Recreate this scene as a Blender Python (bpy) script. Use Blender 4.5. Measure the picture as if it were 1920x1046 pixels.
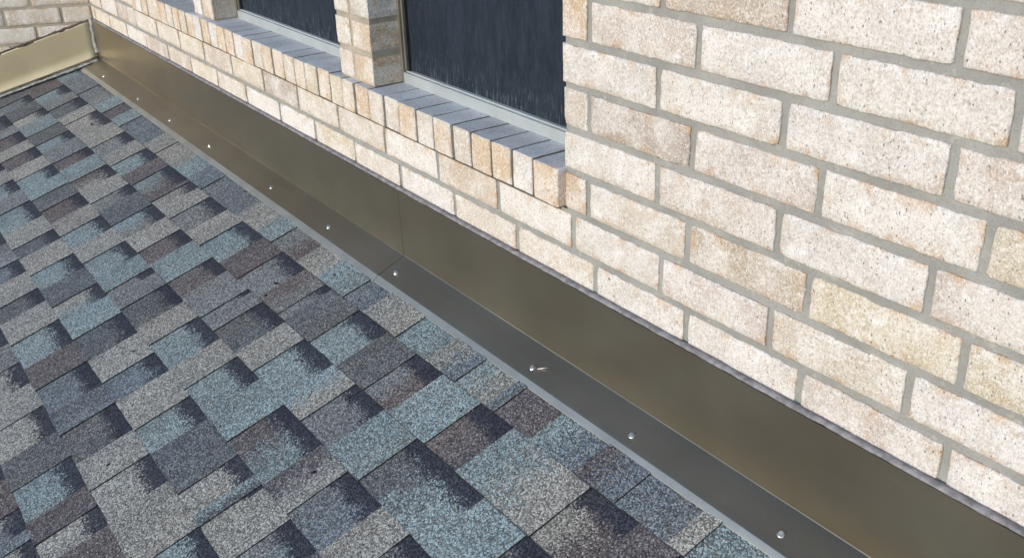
import bpy, bmesh, math, random
from mathutils import Vector, Matrix, noise
R = math.radians
for o in list(bpy.data.objects): bpy.data.objects.remove(o)
scene = bpy.context.scene
C = scene.collection

# ------------------------------------------------------------------ camera
F_PX, YAW, PITCH, ROLL = 1875.47, 0.97263, 0.44903, -0.03612
CAM = Vector((0.0, -1.0921, 0.3101))
def set_camera():
    f = Vector((-math.sin(YAW)*math.cos(PITCH), math.cos(YAW)*math.cos(PITCH), -math.sin(PITCH)))
    r = Vector((math.cos(YAW), math.sin(YAW), 0)); u = r.cross(f)
    r2 = r*math.cos(ROLL) + u*math.sin(ROLL); u2 = -r*math.sin(ROLL) + u*math.cos(ROLL)
    cd = bpy.data.cameras.new('camera'); cam = bpy.data.objects.new('camera', cd); C.objects.link(cam)
    cd.sensor_width = 36; cd.lens = F_PX/1920*36; cd.clip_start = 0.02; cd.clip_end = 5000
    m = Matrix((r2, u2, -f)).transposed().to_4x4(); m.translation = CAM
    cam.matrix_world = m
    scene.camera = cam
set_camera()

# ------------------------------------------------------------------ light
SUN_EL, SUN_AZ = R(16), R(177)      # azimuth measured clockwise from +y: a low veiled sun faces the long wall
sd = Vector((math.sin(SUN_AZ)*math.cos(SUN_EL), math.cos(SUN_AZ)*math.cos(SUN_EL), math.sin(SUN_EL)))
w = bpy.data.worlds.new('World'); scene.world = w; w.use_nodes = True
nt = w.node_tree; bg = nt.nodes['Background']
sky = nt.nodes.new('ShaderNodeTexSky'); sky.sky_type = 'NISHITA'; sky.sun_disc = False
sky.sun_elevation = SUN_EL; sky.sun_rotation = SUN_AZ
sky.air_density = 1.0; sky.dust_density = 0.6; sky.ozone_density = 2.0
nt.links.new(sky.outputs[0], bg.inputs[0]); bg.inputs[1].default_value = 0.15
sl = bpy.data.lights.new('sun', 'SUN'); sl.energy = 1.1; sl.angle = R(20); sl.color = (1.0, 0.945, 0.885)
so = bpy.data.objects.new('sun', sl); C.objects.link(so)
so.rotation_euler = sd.to_track_quat('Z', 'Y').to_euler(); so.location = (0, -20, 20)
scene.view_settings.view_transform = 'Standard'; scene.view_settings.look = 'None'
scene.view_settings.exposure = 0.80; scene.view_settings.gamma = 1.0
scene.render.resolution_x, scene.render.resolution_y = 1024, 557

# ------------------------------------------------------------------ helpers
def tag(o, label=None, cat=None, group=None, kind=None):
    if label: o['label'] = label
    if cat: o['category'] = cat
    if group: o['group'] = group
    o['kind'] = kind or 'thing'
    return o
def empty(name, loc=(0, 0, 0), rz=0.0):
    o = bpy.data.objects.new(name, None); C.objects.link(o); o.location = loc; o.rotation_euler = (0, 0, rz)
    o.empty_display_size = 0.05
    return o
def link(name, me, mat, parent=None, loc=(0, 0, 0)):
    o = bpy.data.objects.new(name, me); C.objects.link(o); o.location = loc
    if mat and not me.materials: me.materials.append(mat)
    if parent: o.parent = parent
    return o
def mesh(name, vs, fs, smooth=None):
    me = bpy.data.meshes.new(name); me.from_pydata(vs, [], fs); me.update()
    if smooth is not None: me.polygons.foreach_set('use_smooth', smooth if isinstance(smooth, list) else [smooth]*len(fs))
    return me
def box(vs, fs, x0, x1, y0, y1, z0, z1):
    b = len(vs)
    vs += [(x0,y0,z0),(x1,y0,z0),(x1,y1,z0),(x0,y1,z0),(x0,y0,z1),(x1,y0,z1),(x1,y1,z1),(x0,y1,z1)]
    fs += [(b,b+3,b+2,b+1),(b+4,b+5,b+6,b+7),(b,b+1,b+5,b+4),(b+1,b+2,b+6,b+5),(b+2,b+3,b+7,b+6),(b+3,b,b+4,b+7)]
def bevel_mesh(me, width, seg=2):
    bm = bmesh.new(); bm.from_mesh(me)
    bmesh.ops.bevel(bm, geom=bm.edges[:], offset=width, segments=seg, profile=0.6, affect='EDGES', clamp_overlap=True)
    bm.to_mesh(me); bm.free(); return me
def fbm(x, y, z, o=3):
    return noise.fractal(Vector((x, y, z)), 1.0, 2.0, o)

class NT:
    """small node-tree builder"""
    def __init__(s, name):
        s.m = bpy.data.materials.new(name); s.m.use_nodes = True
        s.t = s.m.node_tree; s.b = s.t.nodes['Principled BSDF']
    def n(s, kind, **kw):
        nd = s.t.nodes.new('ShaderNode'+kind)
        for k, v in kw.items():
            if k.startswith('i_'):
                key = k[2:]; key = int(key) if key.isdigit() else key.replace('_', ' ')
                s.put(nd.inputs[key], v)
            else: setattr(nd, k, v)
        return nd
    def put(s, sock, v):
        if isinstance(v, bpy.types.NodeSocket): s.t.links.new(v, sock)
        elif isinstance(v, bpy.types.Node): s.t.links.new(v.outputs[0], sock)
        else: sock.default_value = v
    def math(s, op, a, b=0.0, c=None, clamp=False):
        nd = s.t.nodes.new('ShaderNodeMath'); nd.operation = op; nd.use_clamp = clamp
        s.put(nd.inputs[0], a); s.put(nd.inputs[1], b)
        if c is not None: s.put(nd.inputs[2], c)
        return nd.outputs[0]
    def mix(s, f, a, b, mode='MIX'):
        nd = s.t.nodes.new('ShaderNodeMix'); nd.data_type = 'RGBA'; nd.blend_type = mode
        s.put(nd.inputs[0], f); s.put(nd.inputs[6], a); s.put(nd.inputs[7], b)
        return nd.outputs[2]
    def ramp(s, v, lo, hi, a=0.0, b=1.0):
        nd = s.t.nodes.new('ShaderNodeMapRange'); nd.interpolation_type = 'SMOOTHSTEP'
        s.put(nd.inputs[0], v); s.put(nd.inputs[1], lo); s.put(nd.inputs[2], hi); s.put(nd.inputs[3], a); s.put(nd.inputs[4], b)
        return nd.outputs[0]
    def noise(s, vec, scale, detail=3.0, rough=0.55, w=None):
        nd = s.t.nodes.new('ShaderNodeTexNoise'); 
        if w is not None: nd.noise_dimensions = '4D'; s.put(nd.inputs['W'], w)
        s.put(nd.inputs['Vector'], vec); nd.inputs['Scale'].default_value = scale
        nd.inputs['Detail'].default_value = detail; nd.inputs['Roughness'].default_value = rough
        return nd.outputs[0]
    def scalev(s, vec, sc):
        nd = s.t.nodes.new('ShaderNodeVectorMath'); nd.operation = 'MULTIPLY'; s.put(nd.inputs[0], vec); nd.inputs[1].default_value = sc
        return nd.outputs[0]
    def addv(s, a, b):
        nd = s.t.nodes.new('ShaderNodeVectorMath'); nd.operation = 'ADD'; s.put(nd.inputs[0], a); s.put(nd.inputs[1], b)
        return nd.outputs[0]
    def bump(s, hgt, strength, dist):
        nd = s.t.nodes.new('ShaderNodeBump'); s.put(nd.inputs['Height'], hgt)
        nd.inputs['Strength'].default_value = strength; nd.inputs['Distance'].default_value = dist
        s.t.links.new(nd.outputs[0], s.b.inputs['Normal'])
    def out(s, **kw):
        for k, v in kw.items(): s.put(s.b.inputs[k.replace('_', ' ')], v)
        return s.m

# ------------------------------------------------------------------ materials
def mat_brick():
    m = NT('brick_clay'); obj = m.n('TexCoord').outputs['Object']; oi = m.n('ObjectInfo')
    rnd = oi.outputs['Random']; W = m.math('MULTIPLY', rnd, 57.0)
    base = oi.outputs['Color']
    edge = m.n('Attribute', attribute_name='edge').outputs['Fac']
    big = m.noise(obj, 14, 3, 0.6, W)
    blot = m.noise(m.scalev(obj, (1, 1, 0.55)), 34, 5, 0.65, m.math('ADD', W, 9.0))
    strk = m.noise(m.scalev(obj, (1, 1, 0.16)), 260, 3, 0.6, W)
    fine = m.noise(m.scalev(obj, (1, 1, 0.7)), 430, 3, 0.7, W)
    white = m.mix(0.55, base, (0.80, 0.765, 0.72, 1))
    tan = m.mix(0.70, base, (0.50, 0.35, 0.215, 1))
    col = m.mix(m.math('MULTIPLY', m.ramp(big, 0.40, 0.62), 0.95), base, white)
    col = m.mix(m.math('MULTIPLY', m.ramp(blot, 0.55, 0.68), 0.50), col, tan)
    spk = m.noise(obj, 150, 5, 0.75, m.math('ADD', W, 31.0))
    col = m.mix(m.ramp(spk, 0.50, 0.60, 0.0, 0.55), col, (0.76, 0.73, 0.705, 1))
    col = m.mix(m.ramp(spk, 0.48, 0.38, 0.0, 0.48), col, (0.42, 0.335, 0.285, 1))
    col = m.mix(m.math('MULTIPLY', m.ramp(m.noise(obj, 22, 4, 0.6, m.math('ADD', W, 21.0)), 0.56, 0.70), 0.75), col, (0.80, 0.775, 0.74, 1))
    # warm flashed edges
    em = m.math('MULTIPLY', edge, m.ramp(m.noise(obj, 30, 3, 0.6, m.math('ADD', W, 4.0)), 0.47, 0.66))
    col = m.mix(m.math('MULTIPLY', em, 0.95), col, (0.52, 0.32, 0.16, 1))
    # drag-texture streaks and granular speckle
    sky_fac = m.n('Attribute', attribute_name='sky_tint').outputs['Fac']
    col = m.mix(m.math('MULTIPLY', sky_fac, 0.85), col, m.mix(m.math('ADD', m.math('MULTIPLY', rnd, 0.75), m.math('MULTIPLY', m.ramp(big, 0.35, 0.65), 0.3)), (0.44, 0.45, 0.46, 1), (0.70, 0.725, 0.75, 1)))  # blue-grey skylight painted into the colour of the sill brick tops
    col = m.mix(m.ramp(strk, 0.55, 0.72, 0.0, 0.32), col, (0.36, 0.29, 0.24, 1))
    col = m.mix(m.ramp(fine, 0.52, 0.68, 0.0, 0.70), col, (0.29, 0.24, 0.215, 1))
    col = m.mix(m.ramp(fine, 0.47, 0.36, 0.0, 0.60), col, (0.86, 0.84, 0.82, 1))
    # open pits
    vo = m.n('TexVoronoi', feature='F1', voronoi_dimensions='4D'); m.put(vo.inputs['Vector'], m.scalev(obj, (1, 1, 0.6))); m.put(vo.inputs['W'], W)
    vo.inputs['Scale'].default_value = 230
    pitsel = m.ramp(m.n('SeparateColor', i_0=vo.outputs['Color']).outputs[0], 0.52, 0.56)
    pit = m.math('MULTIPLY', m.ramp(vo.outputs['Distance'], 0.30, 0.14), pitsel)
    col = m.mix(m.math('MULTIPLY', pit, 0.72), col, (0.20, 0.155, 0.135, 1))
    v2 = m.n('TexVoronoi', feature='F1', voronoi_dimensions='4D'); m.put(v2.inputs['Vector'], m.addv(m.scalev(obj, (1, 1, 0.7)), m.scalev(m.n('TexNoise', i_Vector=obj, i_Scale=240.0).outputs['Color'], (0.008, 0.008, 0.008)))); m.put(v2.inputs['W'], m.math('ADD', W, 3.0))
    v2.inputs['Scale'].default_value = 75
    hole = m.math('MULTIPLY', m.ramp(v2.outputs['Distance'], 0.20, 0.12), m.ramp(m.n('SeparateColor', i_0=v2.outputs['Color']).outputs[1], 0.955, 0.965))
    col = m.mix(m.math('MULTIPLY', hole, 0.75), col, (0.07, 0.055, 0.045, 1)); pit = m.math('MAXIMUM', pit, hole)
    hgt = m.math('ADD', m.math('MULTIPLY', strk, 0.5), m.math('MULTIPLY', fine, 0.5))
    hgt = m.math('SUBTRACT', m.math('ADD', hgt, m.math('MULTIPLY', blot, 0.6)), m.math('MULTIPLY', pit, 0.7))
    m.bump(hgt, 0.9, 0.0026)
    return m.out(Base_Color=col, Roughness=0.92, Specular_IOR_Level=0.18)
def mat_mortar(name='mortar_grey', k=(1, 1, 1)):
    m = NT(name); g = m.n('NewGeometry').outputs['Position']
    a = m.noise(g, 9, 4, 0.6); b = m.noise(g, 420, 2, 0.6); c = m.noise(g, 55, 3, 0.6)
    col = m.mix(m.ramp(a, 0.35, 0.65), (0.282, 0.278, 0.256, 1), (0.360, 0.354, 0.325, 1))
    col = m.mix(m.ramp(b, 0.5, 0.75, 0.0, 0.4), col, (0.16, 0.15, 0.13, 1))
    col = m.mix(m.ramp(c, 0.6, 0.72, 0.0, 0.5), col, (0.50, 0.47, 0.41, 1))
    col = m.mix(1.0, col, tuple(k)+(1,), 'MULTIPLY')
    m.bump(m.math('ADD', b, m.math('MULTIPLY', c, 1.4)), 0.7, 0.002)
    return m.out(Base_Color=col, Roughness=0.95, Specular_IOR_Level=0.15)
def mat_shingle():
    m = NT('asphalt_granules')
    pos = m.n('UVMap', uv_map='pos').outputs[0]; cell = m.n('SeparateXYZ', i_0=m.n('UVMap', uv_map='cell').outputs[0])
    u, v = cell.outputs[0], cell.outputs[1]
    c1 = m.n('Attribute', attribute_name='c1').outputs['Color']; c2 = m.n('Attribute', attribute_name='c2').outputs['Color']
    gap = m.n('Attribute', attribute_name='gap').outputs['Fac']
    vo = m.n('TexVoronoi', feature='F1', voronoi_dimensions='2D'); m.put(vo.inputs['Vector'], pos); vo.inputs['Scale'].default_value = 360
    sc = m.n('SeparateColor', i_0=vo.outputs['Color']); g1, g2, g3 = sc.outputs[0], sc.outputs[1], sc.outputs[2]
    nz = m.noise(pos, 26, 3, 0.6)
    dith = m.math('ADD', m.math('MULTIPLY', m.math('SUBTRACT', g2, 0.5), 0.55), m.math('MULTIPLY', m.math('SUBTRACT', nz, 0.5), 0.9))
    f = m.ramp(m.math('ADD', u, dith), 0.46, 0.54)
    col = m.mix(f, c1, c2)
    # blended granules of other colours
    col = m.mix(m.ramp(g3, 0.70, 0.72, 0.0, 0.5), col, (0.27, 0.25, 0.22, 1))
    col = m.mix(m.ramp(g3, 0.12, 0.10, 0.0, 0.55), col, (0.055, 0.058, 0.07, 1))
    # factory-printed dark shadow line on the lower laminate
    band = m.ramp(m.math('ADD', v, m.math('ADD', m.math('MULTIPLY', m.math('SUBTRACT', g2, 0.5), 0.24), m.math('MULTIPLY', m.math('SUBTRACT', nz, 0.5), 0.45))), 0.31, 0.25)
    band = m.math('MULTIPLY', band, gap)
    col = m.mix(m.math('MULTIPLY', band, 0.93), col, (0.030, 0.033, 0.050, 1))
    br = m.math('ADD', 0.42, m.math('MULTIPLY', m.math('POWER', g1, 1.6), 1.52))
    lo = m.math('ADD', 0.86, m.math('MULTIPLY', m.noise(pos, 7, 2, 0.5), 0.28))
    col = m.mix(1.0, col, m.n('CombineColor', i_0=m.math('MULTIPLY', br, lo), i_1=m.math('MULTIPLY', br, lo), i_2=m.math('MULTIPLY', br, lo)).outputs[0], 'MULTIPLY')
    m.bump(m.math('SUBTRACT', g1, m.math('MULTIPLY', vo.outputs['Distance'], 1.2)), 0.55, 0.0016)
    return m.out(Base_Color=col, Roughness=0.88, Specular_IOR_Level=0.28)
def mat_plain(name, col, rough=0.6, metal=0.0, var=0.15, scale=20, bump=0.0, spec=0.5, bscale=150, rvar=0.0):
    m = NT(name); g = m.n('NewGeometry').outputs['Position']
    a = m.noise(g, scale, 4, 0.6)
    lo = tuple(c*(1-var) for c in col)+(1,); hi = tuple(min(1, c*(1+var)) for c in col)+(1,)
    if bump: m.bump(m.noise(g, bscale, 3, 0.6), bump, 0.002)
    r = m.math('ADD', rough, m.math('MULTIPLY', m.math('SUBTRACT', m.noise(g, scale*2.3, 3, 0.6), 0.5), rvar)) if rvar else rough
    return m.out(Base_Color=m.mix(m.ramp(a, 0.3, 0.7), lo, hi), Roughness=r, Metallic=metal, Specular_IOR_Level=spec)
def mat_flashing():
    m = NT('bronze_sheet_metal'); g = m.n('NewGeometry').outputs['Position']
    st = m.noise(m.scalev(g, (1.0, 9, 9)), 6, 3, 0.55); sm = m.noise(g, 3.2, 3, 0.6); fi = m.noise(m.scalev(g, (0.3, 3, 3)), 160, 2, 0.6)
    col = m.mix(m.ramp(sm, 0.3, 0.7), (0.212, 0.185, 0.138, 1), (0.255, 0.224, 0.170, 1))
    col = m.mix(m.ramp(m.noise(g, 70, 4, 0.7), 0.62, 0.74, 0.0, 0.25), col, (0.33, 0.30, 0.25, 1))
    r = m.math('ADD', 0.25, m.math('ADD', m.math('MULTIPLY', st, 0.10), m.math('MULTIPLY', fi, 0.05)))
    m.bump(m.noise(m.scalev(g, (0.7, 4, 4)), 7, 2, 0.5), 0.10, 0.01)
    return m.out(Base_Color=col, Metallic=0.8, Roughness=r)
def mat_screen():
    m = NT('solar_screen_mesh'); g = m.n('NewGeometry').outputs['Position']; sp = m.n('SeparateXYZ', i_0=g)
    st = m.noise(m.scalev(g, (1, 1, 0.16)), 190, 4, 0.7); st2 = m.noise(m.scalev(g, (1, 1, 0.25)), 45, 4, 0.65)
    wv = m.noise(m.scalev(g, (1, 1, 1)), 900, 1, 0.5)
    hz = m.n('MapRange', i_0=sp.outputs[2], i_1=-0.30, i_2=-0.19, i_3=1.0, i_4=0.0).outputs[0]
    dust = m.math('MULTIPLY', m.ramp(st, 0.50, 0.66), m.math('ADD', 0.10, m.math('MULTIPLY', m.math('MULTIPLY', hz, hz), 0.9)))
    col = m.mix(m.ramp(st2, 0.35, 0.7), (0.009, 0.015, 0.025, 1), (0.018, 0.027, 0.042, 1))
    col = m.mix(dust, col, (0.12, 0.135, 0.15, 1))
    m.bump(wv, 0.5, 0.001)
    return m.out(Base_Color=col, Roughness=0.75, Specular_IOR_Level=0.25)
M = dict(
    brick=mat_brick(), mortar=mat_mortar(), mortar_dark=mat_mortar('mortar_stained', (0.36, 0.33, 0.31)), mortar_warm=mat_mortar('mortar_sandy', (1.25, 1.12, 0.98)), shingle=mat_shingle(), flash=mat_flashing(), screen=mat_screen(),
    sealant=mat_plain('aged_grey_sealant', (0.235, 0.222, 0.228), 0.7, 0, 0.35, 60, 0.8, 0.35, 240),
    sealant_brown=mat_plain('brown_sealant', (0.085, 0.058, 0.042), 0.6, 0, 0.35, 60, 0.8, 0.4, 240),
    sealant_pale=mat_plain('pale_sealant', (0.36, 0.35, 0.33), 0.55, 0, 0.35, 40, 0.8, 0.5, 160),
    alu=mat_plain('grey_window_frame', (0.40, 0.43, 0.43), 0.42, 0.1, 0.08, 12, 0.05, 0.5, 80),
    alu_bronze=mat_plain('bronze_window_frame', (0.22, 0.20, 0.155), 0.4, 0.3, 0.12, 12, 0.05),
    bronze_lit=mat_plain('bronze_sheet_lit', (0.47, 0.395, 0.265), 0.42, 0.55, 0.07, 5, 0.04, 0.5, 30, 0.12),  # same bronze sheet, lightened: its bright reflection is put into the colour
    hem=mat_plain('hem_reflection', (0.37, 0.365, 0.335), 0.45, 0.7, 0.10, 9, 0.0, 0.5, 80, 0.15),  # paler than the sheet: the turned edge's reflection painted as base colour
    zinc=mat_plain('zinc_screw', (0.72, 0.73, 0.75), 0.28, 1.0, 0.1, 200),
    felt=mat_plain('roofing_felt', (0.018, 0.018, 0.02), 0.9, 0, 0.2, 30),
    tar=mat_plain('tar_fleck', (0.012, 0.012, 0.014), 0.8, 0, 0.2, 300),
    grass=mat_plain('dry_lawn', (0.22, 0.195, 0.13), 0.9, 0, 0.3, 0.6),
)

# ------------------------------------------------------------------ setting
vs, fs = [], []
S = 2500.0
vs = [(-S,-S,0),(S,-S,0),(S,S,0),(-S,S,0)]; fs = [(0,1,2,3)]
tag(link('ground', mesh('ground', vs, fs), M['grass'], loc=(0, 0, -3.6)), kind='structure')

# ------------------------------------------------------------------ brick walls
CH = 0.08091            # course height; bed joint L0 is z = 0, joint Lk is z = -k*CH
BW, MJ = 0.2505, 0.0125
rng = random.Random(7)
def brick_mesh(wd, ht, dp, seed, jit=0.0010):
    """one worn brick: front grid with a rolled ragged edge, plain sides running back. Origin: front centre."""
    r = random.Random(seed)
    nx = max(5, int(wd/0.013)); nz = max(5, int(ht/0.013))
    xs = [0, 0.0022] + [wd*i/nx for i in range(1, nx)] + [wd-0.0022, wd]
    zs = [0, 0.0022] + [ht*i/nz for i in range(1, nz)] + [ht-0.0022, ht]
    nX, nZ = len(xs), len(zs); o = r.uniform(0, 90)
    verts, ed = [], []
    cr = [r.uniform(0.000, 0.0040)*(r.random() < .5) for _ in range(4)]
    for j, z in enumerate(zs):
        for i, x in enumerate(xs):
            ex = i in (0, nX-1); ez = j in (0, nZ-1)
            px, pz = x-wd/2, z-ht/2
            n1 = fbm(px*38+o, pz*38, o); n2 = fbm(px*110+o, pz*110, o+5, 2)
            y = 0.0009*n1+0.0004*n2
            if ex or ez: y += 0.0016
            if ez: pz += (0.0016*fbm(px*95+o, 3.1*j, o) + r.uniform(-jit, jit)) - math.copysign(0.0002, pz)
            if ex: px += (0.0016*fbm(pz*95+o, 7.7*i, o) + r.uniform(-jit, jit))
            if (ex or i in (1, nX-2)) and (ez or j in (1, nZ-2)):
                k = cr[(0 if i < 2 else 1)+(0 if j < 2 else 2)]
                px -= math.copysign(k*0.6, px); pz -= math.copysign(k*0.6, pz); y += k*0.4
            verts.append((px, y, pz)); ed.append(1.0 if ex or ez else (0.65 if i in (1, nX-2) or j in (1, nZ-2) else (0.25 if i in (2, nX-3) or j in (2, nZ-3) else 0.0)))
    faces = [(j*nX+i, j*nX+i+1, (j+1)*nX+i+1, (j+1)*nX+i) for j in range(nZ-1) for i in range(nX-1)]
    sm = [True]*len(faces)
    ring = [i for i in range(nX)] + [j*nX+nX-1 for j in range(1, nZ)] + [(nZ-1)*nX+i for i in range(nX-2, -1, -1)] + [j*nX for j in range(nZ-2, 0, -1)]
    b = len(verts)
    for k in ring:
        x, y, z = verts[k]; verts.append((x, dp, z)); ed.append(0.45)
    n = len(ring)
    for k in range(n):
        k2 = (k+1) % n
        faces.append((ring[k2], ring[k], b+k, b+k2)); sm.append(False)
    me = mesh('brick', verts, faces, sm)
    at = me.attributes.new('edge', 'FLOAT', 'POINT'); at.data.foreach_set('value', ed)
    me.materials.append(M['brick'])
    return me
_cache = {}
def get_brick(wd, ht, dp):
    key = (round(wd, 3), round(ht, 3), round(dp, 3)); L = _cache.setdefault(key, [])
    if len(L) < 5: L.append(brick_mesh(wd, ht, dp, hash(key) % 9999 + 31*len(L))); return L[-1]
    return rng.choice(L)
PAL = dict(
    cream=(0.60, 0.525, 0.430), white=(0.69, 0.635, 0.58), pink=(0.60, 0.515, 0.45), tan=(0.50, 0.405, 0.305),
    brown=(0.415, 0.335, 0.265), yellow=(0.60, 0.515, 0.365), orange=(0.60, 0.425, 0.255), grey=(0.44, 0.385, 0.325))
def put_brick(parent, x0, x1, z0, z1, tint, dp=0.09, y=0.0, name='brick'):
    me = get_brick(x1-x0, z1-z0, dp)
    o = link(name, me, None, parent, ((x0+x1)/2, y+rng.uniform(-0.0012, 0.0012), (z0+z1)/2))
    c = PAL[tint] if isinstance(tint, str) else tint
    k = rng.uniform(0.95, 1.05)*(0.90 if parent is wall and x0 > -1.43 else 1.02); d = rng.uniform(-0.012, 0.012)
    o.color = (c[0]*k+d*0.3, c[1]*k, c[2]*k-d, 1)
    o.rotation_euler = (rng.uniform(-.006, .006), rng.uniform(-.003, .003), rng.uniform(-.003, .003))
    return o
def lay(parent, x0, x1, joints, row, pick, dp=0.09):
    """bricks of one course between x0 and x1; row r lies between joints L(r-1) and Lr"""
    z0 = -row*CH + MJ/2; z1 = -(row-1)*CH - MJ/2
    js = [j for j in joints if x0+0.02 < j < x1-0.02]
    e = [x0] + js + [x1]
    for i in range(len(e)-1):
        a = e[i] + (MJ/2 if i else 0.0); b = e[i+1] - (MJ/2 if i < len(e)-2 else 0.0)
        put_brick(parent, a, b, z0+rng.uniform(-.0008, .0008), z1+rng.uniform(-.0008, .0008), pick(row, (a+b)/2), dp)
def extend(js, lo, hi, m=BW):
    js = sorted(js)
    while js[0] > lo: js.insert(0, js[0]-m)
    while js[-1] < hi: js.append(js[-1]+m)
    return js
XC = -4.95            # inside corner with the angled wall
XR = 0.75             # the wall goes on to here, out of frame
JAMB, SILL_L = -1.415, -4.165
P1 = (-2.349, -2.170); P2 = (-3.455, -3.275)
ROWS = {0: [-1.163, -0.911, -0.658], 1: [-1.342, -1.080, -0.829, -0.575], 2: [-1.166, -0.906, -0.644], 3: [-1.342, -1.084, -0.834, -0.583],
        4: [-1.162, -0.900, -0.647], 5: [-1.345, -1.086, -0.836, -0.586],
        6: [-4.499, -4.229, -3.95, -3.69, -3.432, -3.171, -2.906, -2.656, -2.397, -2.138, -1.887, -1.643, -1.39, -1.146, -0.899, -0.654],
        7: [-4.655, -4.397, -4.131, -3.855, -3.6, -3.333, -3.073, -2.807, -2.562, -2.317, -2.072, -1.824, -1.579, -1.324, -1.08, -0.833, -0.585]}
SPEC = {(1, -1.378): 'orange', (1, -1.21): 'pink', (2, -1.29): 'white', (2, -1.03): 'white', (3, -1.21): 'brown', (3, -1.38): 'cream', (3, -0.96): 'pink',
        (4, -1.29): 'white', (5, -1.38): 'orange', (5, -1.21): 'cream', (0, -1.04): 'tan', (0, -1.29): 'white', (0, -0.78): 'white', (0, -0.53): 'pink', (1, -0.95): 'white',
        (1, -0.70): 'white', (2, -0.77): 'white', (2, -0.52): 'pink', (3, -0.70): 'white', (4, -1.03): 'pink', (4, -0.77): 'white', (5, -0.96): 'tan', (5, -0.71): 'yellow',
        (6, -1.27): 'white', (6, -1.02): 'pink', (6, -0.77): 'cream', (7, -1.2): 'white', (7, -0.95): 'white', (7, -0.7): 'pink', (4, -0.52): 'pink',
        (6, -1.77): 'tan', (6, -2.27): 'cream', (6, -2.78): 'brown', (6, -3.30): 'tan', (6, -2.53): 'cream', (6, -1.52): 'white', (6, -2.01): 'white',
        (6, -3.04): 'yellow', (6, -4.36): 'brown', (7, -2.94): 'white', (7, -2.68): 'white', (7, -3.2): 'cream', (7, -3.47): 'yellow', (7, -1.7): 'cream', (7, -1.95): 'white'}
def pick(row, x):
    for (r_, x_), t in SPEC.items():
        if r_ == row and abs(x_-x) < 0.09: return t
    if x < -1.45: return rng.choice(['cream', 'cream', 'white', 'yellow', 'tan', 'cream'])
    return rng.choice(['white', 'white', 'pink', 'pink', 'cream', 'yellow'])

wall = empty('brick_wall', (0, 0, 0)); tag(wall, 'long cream brick wall with grey mortar above the bronze flashing', 'wall')
TOP = -6              # courses up to joint L(TOP-1) are single bricks; above they are one joined part
ZT = 1.30
REC = 0.0036          # how far the mortar sits behind the brick faces
vs, fs = [], []
box(vs, fs, JAMB+0.004, XR, REC, 0.12, -5*CH, ZT)
box(vs, fs, XC, XR, REC, 0.12, -9.6*CH, -5*CH-0.0001)
box(vs, fs, XC, SILL_L-0.002, REC, 0.12, -5*CH, ZT)
link('mortar', mesh('mortar', vs, fs), M['mortar'], wall)
base_e, base_o = ROWS[2], ROWS[1]
for row in range(TOP, 8):
    js = ROWS.get(row, [j+rng.uniform(-.004, .004) for j in (base_e if row % 2 == 0 else base_o)])
    js = extend(js, XC, XR)
    if row >= 6: lay(wall, XC, XR, js, row, pick)
    else:
        lay(wall, JAMB, XR, js, row, pick)
        if row > -2:
            jl = extend([-4.42 if row % 2 else -4.55], XC, SILL_L)
            lay(wall, XC, SILL_L-0.002, jl, row, pick)
lay(wall, XC, XR, extend(ROWS[6], XC, XR), 8, pick)
# the wall goes on above the frame: one joined part
vs, fs = [], []
for row in range(-16, TOP):
    z0 = -row*CH+MJ/2; z1 = -(row-1)*CH-MJ/2
    x = JAMB - (0.13 if row % 2 else 0.0)
    while x < XR:
        a, b = max(x, JAMB), min(x+BW-MJ, XR)
        if b-a > 0.02: box(vs, fs, a, b, 0.0, 0.05, z0, z1)
        x += BW
o = link('brick_courses', mesh('brick_courses', vs, fs), M['brick'], wall); o.color = PAL['cream']+(1,); o['kind'] = 'stuff'

# rowlock sill: one brick on edge after the other, standing proud of the wall
SZ0, SZ1 = -5*CH+0.008, -4*CH+0.0045
sill = empty('sill', (0, 0, 0)); sill.parent = wall
vs, fs = [], []
box(vs, fs, SILL_L+0.004, JAMB-0.006, -0.0150, 0.115, SZ0+0.001, SZ1-0.0018)
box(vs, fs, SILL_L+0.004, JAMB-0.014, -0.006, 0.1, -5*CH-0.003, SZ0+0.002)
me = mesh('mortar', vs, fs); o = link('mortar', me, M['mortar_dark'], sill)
known = [-2.311, -2.244, -2.168, -2.091, -2.02, -1.938, -1.863, -1.784, -1.712, -1.636, -1.562, -1.491, -1.4055]
edges = known[:]
while edges[0] - 0.0745 > SILL_L: edges.insert(0, edges[0] - 0.0745 + rng.uniform(-.003, .003))
edges.insert(0, SILL_L)
cols = ['orange', 'white', 'orange', 'cream', 'orange', 'orange', 'cream', 'orange', 'yellow', 'orange', 'white', 'orange', 'cream', 'orange']
nE = len(edges)-1
tail = ['yellow', 'orange', 'orange', 'cream', 'cream', 'orange', 'cream', 'orange', 'cream', 'orange', 'orange', 'white', 'orange']
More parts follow.
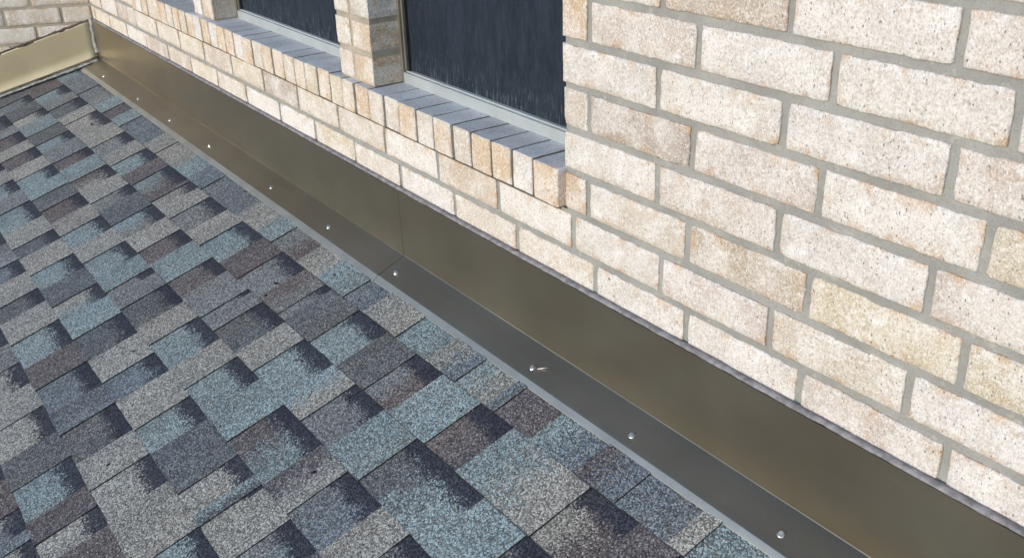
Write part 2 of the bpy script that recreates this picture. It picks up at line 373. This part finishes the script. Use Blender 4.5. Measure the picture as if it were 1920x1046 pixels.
def sill_brick(x0, x1, tint, first):
    wd = x1-x0; y0, y1 = -0.020, 0.088; ht = SZ1-SZ0
    r = random.Random(int(x0*9999)); g = 0.0028
    bm = bmesh.new(); bmesh.ops.create_cube(bm, size=1.0)
    for v in bm.verts: v.co = Vector((v.co.x*wd, v.co.y*(y1-y0), v.co.z*ht))
    bmesh.ops.bevel(bm, geom=bm.edges[:], offset=0.0022, segments=1, affect='EDGES')
    bmesh.ops.subdivide_edges(bm, edges=[e for e in bm.edges if e.calc_length() > 0.04], cuts=3, use_grid_fill=True)
    ox = r.uniform(0, 50)
    for v in bm.verts:
        n = Vector((fbm(v.co.y*60+ox, v.co.z*60, ox), fbm(v.co.x*60, v.co.z*60+ox, ox), fbm(v.co.x*60+ox, v.co.y*60, 3.0)))
        v.co += n*0.0011
    me = bpy.data.meshes.new('brick'); bm.to_mesh(me)
    at = me.attributes.new('edge', 'FLOAT', 'POINT')
    at.data.foreach_set('value', [0.5 if (abs(abs(v.co.x)-wd/2) < 0.004 or abs(abs(v.co.z)-ht/2) < 0.004) and v.co.y < -(y1-y0)/2+0.006 else 0.1 for v in me.vertices])
    at = me.attributes.new('sky_tint', 'FLOAT', 'POINT')
    at.data.foreach_set('value', [1.0 if v.co.z > ht/2-0.0035 and v.co.y > -(y1-y0)/2+0.0015 else 0.0 for v in me.vertices])  # marks the top faces that take the painted skylight tint
    bm.free()
    o = link('brick', me, M['brick'], sill, ((x0+x1)/2, (y0+y1)/2+r.uniform(-.002, .002), (SZ0+SZ1)/2+r.uniform(-.001, .001)))
    c = PAL[tint]; k = r.uniform(.93, 1.05); o.color = (c[0]*k, c[1]*k, c[2]*k, 1)
    o.rotation_euler = (r.uniform(-.008, .008), r.uniform(-.006, .006), r.uniform(-.012, .012))
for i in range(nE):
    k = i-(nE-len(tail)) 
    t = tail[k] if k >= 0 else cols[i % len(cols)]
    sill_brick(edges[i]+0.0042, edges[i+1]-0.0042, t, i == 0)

# two piers between the windows, each course two short bricks in stack bond
def pier(x0, x1, xj):
    p = empty('pier', (0, 0, 0)); p.parent = wall
    vs, fs = [], []; box(vs, fs, x0+REC, x1-0.0016, REC, 0.094, -4*CH+0.004, ZT)
    link('mortar', mesh('mortar', vs, fs), M['mortar_warm'], p)
    for row in range(-7, 5):
        z0 = -row*CH+MJ/2; z1 = -(row-1)*CH-MJ/2
        if row == 4: z0 = -4*CH+0.0075
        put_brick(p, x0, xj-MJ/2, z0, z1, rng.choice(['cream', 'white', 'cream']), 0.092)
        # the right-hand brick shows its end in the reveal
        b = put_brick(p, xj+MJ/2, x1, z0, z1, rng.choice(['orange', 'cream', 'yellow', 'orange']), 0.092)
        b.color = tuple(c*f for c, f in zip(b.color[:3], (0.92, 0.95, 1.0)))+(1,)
pier(P1[0], P1[1], -2.268); pier(P2[0], P2[1], -3.374)

# angled wall at the far corner
TH = R(-26.3); PHI = math.atan2(math.cos(TH), -math.sin(TH))
awall = empty('brick_wall', (XC, 0, 0), PHI); tag(awall, 'short tan brick wall turning off at an angle from the inside corner', 'wall')
vs, fs = [], []; box(vs, fs, -1.6, 0.06, REC, 0.12, -14*CH, ZT)
link('mortar', mesh('mortar', vs, fs), M['mortar_warm'], awall)
apick = lambda row, x: rng.choice(['tan', 'cream', 'tan', 'grey', 'cream'])
for row in range(0, 13):
    lay(awall, -1.5, -0.006, extend([-0.135 if row % 2 else -0.26], -1.5, 0), row, apick)

# ------------------------------------------------------------------ windows
def window(x0, x1, label):
    wnd = empty('window', ((x0+x1)/2, 0.08, -0.32)); tag(wnd, label, 'window', 'solar screened windows')
    ox, oy, oz = (x0+x1)/2, 0.08, -0.32
    def part(name, b, mat, bev=0.0):
        vs, fs = [], []; box(vs, fs, b[0]-ox, b[1]-ox, b[2]-oy, b[3]-oy, b[4]-oz, b[5]-oz)
        me = mesh(name, vs, fs)
        if bev: bevel_mesh(me, bev)
        return link(name, me, mat, wnd)
    rail = part('bottom_rail', (x0+0.002, x1+0.004, 0.0795, 0.112, -0.3205, -0.2935), M['alu'], 0.002)
    part('frame_lip', (x0+0.002, x1+0.004, 0.087, 0.111, -0.2940, -0.2895), M['alu'], 0.0012)
    part('jamb_rail', (x0-0.003, x0+0.010, 0.0785, 0.112, -0.318, ZT), M['alu_bronze'], 0.0015)
    part('jamb_rail', (x0+0.0105, x0+0.018, 0.084, 0.112, -0.2900, ZT), M['alu_bronze'], 0.0012)
    part('jamb_rail', (x1-0.014, x1+0.004, 0.084, 0.112, -0.2900, ZT), M['alu_bronze'], 0.0012)
    part('gasket', (x0+0.0183, x0+0.0255, 0.0862, 0.0955, -0.2893, ZT-0.001), M['felt'], 0.001)
    # woven screen, slightly slack
    nx, nz = 24, 30; vs = []; fs = []
    for j in range(nz+1):
        for i in range(nx+1):
            x = x0+0.0185+(x1-0.0145-x0-0.0185)*i/nx; z = -0.2892+(ZT+0.2892)*j/nz
            k = math.sin(math.pi*i/nx)*math.sin(math.pi*j/nz)
            vs.append((x-ox, 0.0945+0.004*k+0.0008*fbm(x*7, z*7, 2)*k-oy, z-oz))
    fs = [(j*(nx+1)+i, j*(nx+1)+i+1, (j+1)*(nx+1)+i+1, (j+1)*(nx+1)+i) for j in range(nz) for i in range(nx)]
    link('screen', mesh('screen', vs, fs, True), M['screen'], wnd)
window(P1[1], JAMB, 'dark screened window between the brick pier and the wide brick wall')
window(P2[1], P1[0], 'dark screened window between the two brick piers')
window(SILL_L, P2[0], 'dark screened window beyond the far brick pier, towards the angled wall')

# ------------------------------------------------------------------ shingle roof
AL = math.atan(4/12); Y0, ZB = -0.0127, -0.7319
ca, sa = math.cos(AL), math.sin(AL)
def RP(X, s, n=0.0): return Vector((X, Y0 - s*ca - n*sa, ZB - s*sa + n*ca))
S0, EXPO, DL = 0.0254, 0.143, -0.00814
def sline(k, X): return S0 + EXPO*k + DL*X
def wall_x(s): return XC + math.tan(TH)*(s*ca - Y0)         # where the roof meets the angled wall
G = dict(T=(0.225, 0.275, 0.278), G=(0.195, 0.199, 0.200), L=(0.318, 0.298, 0.266), D=(0.112, 0.118, 0.126), P=(0.122, 0.102, 0.105), S=(0.150, 0.170, 0.190))
GAPS = [(1,-5.167,-5.038,'S','S'),(1,-4.87,-4.722,'T','P'),(1,-4.601,-4.445,'D','G'),(1,-4.322,-4.1,'L','L'),(1,-3.928,-3.79,'G','L'),(1,-3.66,-3.521,'T','L'),
(1,-3.402,-3.216,'TP','P'),(1,-3.193,-3.114,'L','P'),(1,-3.006,-2.858,'G','L'),(1,-2.737,-2.579,'T','L'),(1,-2.447,-2.3,'G','P'),(1,-2.181,-2.142,'G','PG'),
(1,-1.996,-1.853,'T','D'),(1,-1.724,-1.612,'GP','D'),(1,-1.467,-1.352,'P','T'),(1,-1.117,-0.99,'LP','TL'),(1,-0.892,-0.752,'D','P'),
(2,-4.991,-4.868,'S','D'),(2,-4.704,-4.588,'L','D'),(2,-4.417,-4.407,'D','T'),(2,-4.264,-4.148,'T','D'),(2,-3.982,-3.872,'P','G'),(2,-3.712,-3.577,'PL','T'),
(2,-3.44,-3.343,'G','L'),(2,-3.187,-3.047,'TG','D'),(2,-2.914,-2.801,'P','L'),(2,-2.643,-2.526,'P','T'),(2,-2.376,-2.354,'G','G'),(2,-2.281,-2.137,'D','G'),
(2,-2.027,-1.872,'T','L'),(2,-1.763,-1.632,'G','TL'),(2,-1.498,-1.257,'DT','T'),(2,-1.127,-1.044,'D','T'),
(3,-4.877,-4.684,'D','G'),(3,-4.564,-4.411,'P','G'),(3,-4.288,-4.144,'P','L'),(3,-4.004,-3.872,'T','L'),(3,-3.742,-3.73,'D','T'),(3,-3.603,-3.463,'P','D'),
(3,-3.323,-3.185,'T','L'),(3,-3.049,-2.913,'T','L'),(3,-2.794,-2.749,'G','T'),(3,-2.653,-2.51,'D','G'),(3,-2.399,-2.242,'T','L'),(3,-2.129,-1.992,'T','L'),
(3,-1.854,-1.66,'PT','T'),(3,-1.544,-1.404,'S','PL'),(3,-1.303,-1.216,'G','L'),
(4,-4.061,-3.923,'T','L'),(4,-3.774,-3.582,'T','G'),(4,-3.428,-3.323,'D','L'),(4,-3.17,-3.032,'T','L'),(4,-2.893,-2.783,'LT','D'),(4,-2.649,-2.499,'D','T'),
(4,-2.365,-2.248,'S','L'),(4,-2.1,-1.98,'T','L'),(4,-1.801,-1.711,'L','D'),(4,-1.671,-1.657,'L','TD'),(4,-1.532,-1.415,'GT','L'),
(5,-3.352,-3.229,'S','G'),(5,-3.079,-2.969,'D','L'),(5,-2.818,-2.651,'T','L'),(5,-2.517,-2.371,'S','P'),(5,-2.263,-2.115,'D','DS'),(5,-1.995,-1.868,'L','L'),(5,-1.68,-1.552,'T','L'),
(6,-2.717,-2.58,'L','G'),(6,-2.444,-2.298,'L','L'),(6,-2.17,-2.029,'T','D'),(6,-1.943,-1.861,'L','P'),
(7,-2.108,-2.02,'LS','P'),(7,-1.979,-1.887,'L','S')]
ROW0 = [(-4.885,'S'),(-4.62,'G'),(-4.371,'T'),(-4.236,'P'),(-4.116,'T'),(-3.991,'S'),(-3.817,'S'),(-3.692,'L'),(-3.554,'L'),(-3.35,'T'),(-3.213,'S'),(-3.081,'S'),(-2.793,'L'),(-2.626,'T'),(-2.521,'GP'),
(-2.36,'L'),(-2.223,'T'),(-2.078,'S'),(-1.975,'L'),(-1.815,'T'),(-1.68,'LS'),(-1.564,'TL'),(-1.448,'S'),(-1.418,'P'),(-1.301,'TS'),(-1.165,'PS'),(-1.053,'S'),(-0.923,'L'),(-0.884,'T')]
LINES0 = [-4.62,-3.817,-3.554,-3.35,-3.081,-2.793,-2.521,-2.36,-2.078,-1.815,-1.564,-1.418,-1.301,-1.053]   # joints of the top course that show as dark lines
roof = empty('shingle_roof', (-2.5, -0.6, -0.95)); tag(roof, 'low roof of blue grey and tan laminated asphalt shingles', 'roof')
RB = Vector(roof.location)
XEND, KMAX = 0.55, 10
# deck under the shingles
vs = [tuple(RP(x, s, n)-RB) for n in (-0.0170, -0.05) for x, s in ((-6.4, -0.02), (1.0, -0.02), (1.0, 3.2), (-6.4, 3.2))]
fs = [(0, 3, 2, 1), (4, 5, 6, 7), (0, 1, 5, 4), (1, 2, 6, 5), (2, 3, 7, 6), (3, 0, 4, 7)]
link('deck', mesh('deck', vs, fs), M['felt'], roof)
srng = random.Random(11)
def tint(ch):
    c = G[ch]; k = srng.uniform(0.88, 1.12); d = srng.uniform(-0.008, 0.008)
    return ((c[0]*k+d)*0.95, c[1]*k, (c[2]*k-d)*1.04, 1.0)
def shingle(k, xa, xb, code, is_gap, name='shingle'):
    """one tab (or one exposed stretch of the lower laminate) of course k between xa and xb"""
    ch = code[0]; ch2 = code[-1]
    r = random.Random(int(xa*1e4)+k*77777)
    n = max(3, int((xb-xa)/0.022))
    nt_, nb = ((-0.0125, -0.0081) if is_gap else (-0.0099, -0.0047))
    ov = 0.018
    vs, uvp, uvc = [], [], []
    lift = r.uniform(-0.0003, 0.0006)
    for row in range(4):
        for i in range(n+1):
            f = i/n; X = xa+(xb-xa)*f
            if i in (0, n): X += r.uniform(-0.0007, 0.0007)*(not is_gap)
            sk, sb = sline(k, X), sline(k+1, X)
            t = (-ov/EXPO, 0.0, 0.5, 1.0)[row]
            s = sk+(sb-sk)*t
            if row == 3: s += 0.0011*fbm(X*45, k*3.3, 1.7) + r.uniform(-0.0006, 0.0006) + (0.0 if not is_gap else -0.001)
            X = max(X, wall_x(s)-0.015)
            nn = nt_+(nb+lift-nt_)*max(0, t) + (0.0007*fbm(X*9, s*9, 4.0) if row > 1 else 0)
            if row == 0: nn = nt_-0.0012
            vs.append(tuple(RP(X, s, nn)-RP((xa+xb)/2, sline(k+0.5, xa), 0))); uvp.append((X, s)); uvc.append((f, t))
    w_ = n+1
    fs = [(j*w_+i, (j+1)*w_+i, (j+1)*w_+i+1, j*w_+i+1) for j in range(3) for i in range(n)]
    ring = [3*w_+i for i in range(n+1)] + [j*w_+n for j in (2, 1, 0)]
    ring = [0, w_, 2*w_] + ring
    b = len(vs); dn = Vector((0, -sa, ca))
    for q in ring:
        p = Vector(vs[q]); h = 0.0075
        vs.append(tuple(p-dn*h)); uvp.append((uvp[q][0], uvp[q][1]+0.004)); uvc.append(uvc[q])
    for q in range(len(ring)-1): fs.append((ring[q], b+q, b+q+1, ring[q+1]))
    me = mesh('shingle', vs, fs); me.materials.append(M['shingle']); me.materials.append(M['felt'])
    for q in range(len(fs)-len(ring)+1, len(fs)): me.polygons[q].material_index = 1
    for nm, src in (('pos', uvp), ('cell', uvc)):
        L = me.uv_layers.new(name=nm)
        for lp in me.loops: L.data[lp.index].uv = src[lp.vertex_index]
    nv = len(vs); c1, c2 = tint(ch), tint(ch2)
    for nm, c in (('c1', c1), ('c2', c2)):
        a = me.attributes.new(nm, 'FLOAT_COLOR', 'POINT'); a.data.foreach_set('color', list(c)*nv)
    a = me.attributes.new('gap', 'FLOAT', 'POINT'); a.data.foreach_set('value', [1.0 if is_gap else 0.0]*nv)
    o = link(name, me, M['shingle'], roof, RP((xa+xb)/2, sline(k+0.5, xa), 0)-RB)
    return o
LETT = 'TGLDPSLTGL'
for k in range(0, KMAX):
    lo = wall_x(sline(k+1, -5.2))-0.01
    xe = XEND
    if k == 0:
        cells = [(x, c) for x, c in ROW0]
        x = cells[0][0]
        while x > lo: x -= 0.14; cells.insert(0, (x, srng.choice('STG')))
        x = cells[-1][0]
        while x < xe: x += 0.14; cells.append((x, srng.choice(LETT)))
        up = False; 
        for i in range(len(cells)-1):
            xa, xb = cells[i][0], cells[i+1][0]
            if any(abs(xa-l) < 0.003 for l in LINES0): g_ = True
            else: g_ = (not g_) if i else False
            shingle(0, xa, xb, cells[i][1], g_)
        continue
    gs = [list(t[1:]) for t in GAPS if t[0] == k]
    if not gs: gs = [[-1.6-0.09*(k % 3), -1.46-0.09*(k % 3), srng.choice(LETT), srng.choice(LETT)]]
    x = gs[0][0]
    while x > lo:
        x -= 0.272+srng.uniform(-.02, .02); gs.insert(0, [x, x+srng.uniform(.11, .15), srng.choice(LETT), srng.choice(LETT)])
    x = gs[-1][0]
    while x < xe:
        x += 0.272+srng.uniform(-.02, .02); gs.append([x, x+srng.uniform(.11, .15), srng.choice(LETT), srng.choice(LETT)])
    for i, (xa, xb, gc, lc) in enumerate(gs):
        if i:
            pb = gs[i-1][1]
            if xa-pb > 0.004: shingle(k, pb, xa, lc, False)
        shingle(k, xa, xb, gc, True)
# lower courses out of frame towards the eave: one joined part
vs, fs = [], []
for k in range(KMAX, 22):
    b = len(vs)
    for X, s, n_ in ((-6.3, sline(k, -6.3)-.01, -.0115), (0.9, sline(k, .9)-.01, -.0115), (0.9, sline(k+1, .9), -.0055), (-6.3, sline(k+1, -6.3), -.0055), (0.9, sline(k+1, .9), -.0165), (-6.3, sline(k+1, -6.3), -.0165)):
        vs.append(tuple(RP(X, s, n_)-RB))
    fs += [(b, b+3, b+2, b+1), (b+3, b+5, b+4, b+2)]
o = link('lower_courses', mesh('lower_courses', vs, fs), mat_plain('far_shingles', (0.14, 0.148, 0.158), 0.9, 0, 0.4, 60), roof); o['kind'] = 'stuff'

# a few black tar flecks lying on the shingles
def roof_hit(px, py):
    f = Vector((-math.sin(YAW)*math.cos(PITCH), math.cos(YAW)*math.cos(PITCH), -math.sin(PITCH)))
    r = Vector((math.cos(YAW), math.sin(YAW), 0)); u = r.cross(f)
    r2 = r*math.cos(ROLL) + u*math.sin(ROLL); u2 = -r*math.sin(ROLL) + u*math.cos(ROLL)
    D = f*F_PX + r2*(px-960) - u2*(py-523)
    t = sa/ca; k = (ZB+(CAM.y-Y0)*t-CAM.z)/(D.z-D.y*t); q = CAM+D*k
    return q.x, (Y0-q.y)/ca
FLECKS = [(653, 741, .004), (651, 672, .003), (516, 528, .005), (498, 551, .0045), (249, 655, .004), (626, 512, .0045), (863, 766, .003), (170, 231, .006), (252, 453, .004), (586, 881, .004), (200, 868, .004), (411, 796, .0035)]
for px, py, sz in FLECKS:
    X, s = roof_hit(px, py); bm = bmesh.new(); bmesh.ops.create_icosphere(bm, subdivisions=2, radius=sz)
    for v in bm.verts: v.co = Vector((v.co.x*1.3, v.co.y*0.7, v.co.z*0.45))*(1+0.5*fbm(v.co.x*300+px, v.co.y*300, v.co.z*300))
    me = bpy.data.meshes.new('tar_fleck'); bm.to_mesh(me); bm.free()
    o = link('tar_fleck', me, M['tar'], None, RP(X, s, -0.0055))
    o.rotation_euler = (AL, 0, px)
    tag(o, 'tiny black tar fleck stuck on the shingles', 'fleck', 'tar flecks on the shingles')

# ------------------------------------------------------------------ flashing
def sheet(name, x0, x1, off, hem, label, cut_left=None):
    """L-shaped sheet: wall leg, bend, roof leg, turned-down front edge. hem(X) -> (s where it turns, s where it ends)"""
    root = empty(name, ((x0+x1)/2, Y0, ZB)); tag(root, label, 'flashing', 'lengths of bronze flashing along the wall')
    L0 = Vector(root.location)
    nx = int((x1-x0)/0.04); TT = 0.0006
    def prof(X):
        wv = 0.0011*fbm(X*1.7, 0.3, off*500) ; wv2 = 0.0009*fbm(X*2.3, 9.3, 1)
        h1, h2 = hem(X); pts = []
        for t in (0, 0.05, 0.2, 0.35, 0.5, 0.65, 0.8, 0.92, 0.972):
            z = -0.552+wv2*0.6 + t*(ZB+0.552)
            pts.append(Vector((X, Y0-off+wv*math.sin(math.pi*(0.15+0.85*t))-0.002*(1-t), z)))
        for d_ in (-0.004, -0.0012): pts.append(RP(X, 0, 0.0030+off)+Vector((0, 0, -d_*0.5))) if d_ == -0.0012 else None
        for t in (0.035, 0.3, 0.6, 0.9, 1.0):
            pts.append(RP(X, h1*t, 0.0034-0.0062*t+off+0.0009*fbm(X*3, t*2, 7)*math.sin(math.pi*t)))
        pts.append(RP(X, h1+0.0020, -0.0034+off)); pts.append(RP(X, h2, -0.0085+off*0.4)); pts.append(RP(X, h2+0.0004, -0.0105))
        return pts
    rows = []
    for i in range(nx+1):
        X = x0+(x1-x0)*i/nx; p = prof(X)
        if cut_left:                       # trimmed end at the corner
            p = [Vector((max(q.x, cut_left(q)), q.y, q.z)) for q in p]
        rows.append(p)
    np_ = len(rows[0]); vs, fs, sm = [], [], []
    def nrm(p, j):
        a = p[max(j-1, 0)]; b = p[min(j+1, np_-1)]; t = (b-a); return Vector((0, t.z, -t.y)).normalized()
    for side in (0, 1):
        for p in rows:
            for j, q in enumerate(p):
                n_ = nrm(p, j); n_ = n_ if n_.y > 0 or n_.z < 0 else -n_
                vs.append(tuple(q + n_*TT*side - L0))
    N = (nx+1)*np_
    for i in range(nx):
        for j in range(np_-1):
            a, b, c, d = i*np_+j, (i+1)*np_+j, (i+1)*np_+j+1, i*np_+j+1
            fs.append((a, d, c, b)); fs.append((a+N, b+N, c+N, d+N))
        fs.append((i*np_, (i+1)*np_, (i+1)*np_+N, i*np_+N)); e = np_-1
        fs.append((i*np_+e, i*np_+e+N, (i+1)*np_+e+N, (i+1)*np_+e))
    for i in (0, nx):
        for j in range(np_-1): fs.append((i*np_+j, i*np_+j+1, i*np_+j+1+N, i*np_+j+N))
    me = mesh('metal_sheet', vs, fs, True)
    me.materials.append(M['flash']); me.materials.append(M['hem'])
    o = link('metal_sheet', me, None, root)
    for q, f_ in enumerate(fs):
        if len({v % np_ for v in f_} - {np_-3, np_-2, np_-1}) == 0: me.polygons[q].material_index = 1
    bm = bmesh.new(); bm.from_mesh(me); bmesh.ops.recalc_face_normals(bm, faces=bm.faces)
    for e in bm.edges:
        if len(e.link_faces) == 2 and e.calc_face_angle(0) > R(24): e.smooth = False
    bm.to_mesh(me); bm.free()
    return root
SEAM = -2.066
corner_cut = lambda q: wall_x((Y0-q.y)/ca) + 0.012 + max(0, (Y0-q.y))*0.45
hemL = lambda X: (0.0815, 0.1010)
hemR = lambda X: (0.0800+(X+2.05)*-0.0055, 0.0985+(X+2.05)*-0.0105)
fl = sheet('apron_flashing', -5.02, SEAM, 0.0008, hemL, 'bronze apron flashing length running from the lapped seam to the inside corner', corner_cut)
fr = sheet('apron_flashing', SEAM-0.05, XR, 0.0, hemR, 'bronze apron flashing length below the wide brick wall, tucked under the lapped seam')
# hex-head screws with washers
def screw_meshes():
    bm = bmesh.new(); bmesh.ops.create_cone(bm, cap_ends=True, segments=6, radius1=0.0043, radius2=0.0040, depth=0.0044)
    for v in bm.verts: v.co.z += 0.0034
    bmesh.ops.bevel(bm, geom=[e for e in bm.edges if all(v.co.z > 0.005 for v in e.verts)], offset=0.0007, segments=2, affect='EDGES')
    h = bpy.data.meshes.new('screw'); bm.to_mesh(h); bm.free(); h.materials.append(M['zinc'])
    bm = bmesh.new(); bmesh.ops.create_cone(bm, cap_ends=True, segments=20, radius1=0.0066, radius2=0.0052, depth=0.0018)
    wsh = bpy.data.meshes.new('washer'); bm.to_mesh(wsh); bm.free(); wsh.materials.append(M['zinc']); wsh.polygons.foreach_set('use_smooth', [False]*len(wsh.polygons))
    return h, wsh
HM, WM = screw_meshes()
SCR = [(-4.664, .061), (-4.159, .058), (-3.76, .056), (-3.346, .052), (-2.808, .050), (-2.406, .051), (-2.025, .051), (-1.445, .054), (-1.139, .054), (-0.791, .049), (-0.43, .05), (0.0, .05)]
for i, (X, s) in enumerate(SCR):
    par = fl if X < SEAM else fr
    sc = link('screw', HM, None, par, RP(X, s, 0.0048-0.0062*s/0.08)-Vector(par.location))
    sc.rotation_euler = (AL+rng.uniform(-.08, .08), rng.uniform(-.08, .08), rng.uniform(0, 1))
    link('washer', WM, None, sc, (0, 0, 0.0004))
# curl of drilled metal beside one screw
vs, fs = [], []; X0, s0_ = -1.432, 0.0505
N_ = 14
for i in range(N_+1):
    t = i/N_; X = X0 + 0.026*t; s = s0_ - 0.012*math.sin(t*1.9); z = 0.0055+0.007*t*t
    for q in range(4):
        an = q*math.pi/2; rr = 0.0011*(1-0.3*t)
        vs.append(tuple(RP(X, s+rr*math.cos(an), z-0.0035+rr*math.sin(an))-RP(X0, s0_, 0.004)))
for i in range(N_):
    for q in range(4): fs.append((i*4+q, i*4+(q+1) % 4, (i+1)*4+(q+1) % 4, (i+1)*4+q))
tag(link('metal_shaving', mesh('metal_shaving', vs, fs, True), M['zinc'], None, RP(X0, s0_, 0.004)), 'tiny silver metal curl lying beside a screw on the flashing', 'shaving')

# sidewall flashing on the angled wall
def local_roof_z(lx, ly):
    p = Matrix.Rotation(PHI, 3, 'Z') @ Vector((lx, ly, 0)) + Vector((XC, 0, 0))
    return ZB - (Y0-p.y)/ca*sa
sf = empty('sidewall_flashing', (XC, 0, 0), PHI); tag(sf, 'golden bronze flashing panel stepping down the roof along the angled wall', 'flashing')
vs, fs = [], []; NL = 40
for side in (0, 1):
    for i in range(NL+1):
        lx = -0.012-1.45*i/NL
        for t in (0.0, 0.04, 0.35, 0.7, 0.97, 1.0):
            y = -0.011+side*0.0009+0.0012*fbm(lx*3, t*2, 2)-(0.003 if t == 1.0 else 0)
            vs.append((lx, y, local_roof_z(lx, y)+0.012+(1-t)*0.166))
W6 = 6; N2 = (NL+1)*W6
for i in range(NL):
    for j in range(W6-1):
        a, b, c, d = i*W6+j, (i+1)*W6+j, (i+1)*W6+j+1, i*W6+j+1
        fs.append((a, b, c, d)); fs.append((a+N2, d+N2, c+N2, b+N2))
    fs.append((i*W6, i*W6+N2, (i+1)*W6+N2, (i+1)*W6)); fs.append((i*W6+5, (i+1)*W6+5, (i+1)*W6+5+N2, i*W6+5+N2))
for i in (0, NL):
    for j in range(W6-1): fs.append((i*W6+j, i*W6+j+1, i*W6+j+1+N2, i*W6+j+N2))
link('metal_sheet', mesh('metal_sheet', vs, fs, True), M['bronze_lit'], sf)

# ------------------------------------------------------------------ sealant beads
def bead(name, path, r0, mat, label, seed=0, rough=0.45, flat=(1.0, 1.0)):
    """ragged bead along a polyline"""
    pts = []
    for a, b in zip(path[:-1], path[1:]):
        a, b = Vector(a), Vector(b); m = max(2, int((b-a).length/0.006))
        pts += [a+(b-a)*i/m for i in range(m)]
    pts.append(Vector(path[-1])); o0 = pts[0].copy(); vs, fs = [], []; NS = 8
    for i, p in enumerate(pts):
        t = (pts[min(i+1, len(pts)-1)]-pts[max(i-1, 0)]).normalized()
        s1 = Vector((0, 0, 1)) if abs(t.z) < 0.8 else Vector((1, 0, 0)); s2 = t.cross(s1).normalized(); s1 = s2.cross(t)
        for q in range(NS):
            an = q*2*math.pi/NS; d = s1*math.cos(an)*flat[0]+s2*math.sin(an)*flat[1]
            L_ = (p-o0).length
            rr = r0*(1+rough*fbm(L_*38+seed, q*1.1, seed)+0.5*rough*fbm(L_*17, seed, q*0.3))
            vs.append(tuple(p+d*rr-o0))
    for i in range(len(pts)-1):
        for q in range(NS): fs.append((i*NS+q, i*NS+(q+1) % NS, (i+1)*NS+(q+1) % NS, (i+1)*NS+q))
    fs.append(tuple(range(NS-1, -1, -1))); k = (len(pts)-1)*NS; fs.append(tuple(k+q for q in range(NS)))
    me = mesh(name, vs, fs, True)
    return tag(link(name, me, mat, None, o0), label, 'sealant')
bead('sealant_bead', [(XC+0.03, -0.0065, -0.5505), (XR, -0.0065, -0.5505)], 0.0062, M['sealant'], 'ragged dark grey sealant bead between the apron flashing and the brick wall', 3, 0.20, (0.70, 1.25))
rotp = lambda lx, ly, z: tuple(Matrix.Rotation(PHI, 3, 'Z') @ Vector((lx, ly, 0)) + Vector((XC, 0, z)))
top = lambda lx: local_roof_z(lx, -0.011)+0.012+0.168
bead('sealant_bead', [rotp(-0.02, -0.006, top(-0.02)), rotp(-1.45, -0.006, top(-1.45))], 0.0062, M['sealant_brown'], 'ragged brown sealant bead along the top of the golden flashing panel', 8, 0.7)
bead('sealant_bead', [rotp(-0.012, -0.014, ZB+0.03), rotp(-0.010, -0.014, -0.545)], 0.0085, M['sealant_pale'], 'pale upright sealant bead filling the inside corner of the flashing', 5, 0.6)
def low(lx): return rotp(lx, -0.030, local_roof_z(lx, -0.030)+0.002)
bead('sealant_bead', [low(-0.01), low(-0.22), low(-1.40)], 0.010, M['sealant_pale'], 'pale sealant strip along the foot of the golden flashing panel', 6, 0.6, (0.5, 1.6))
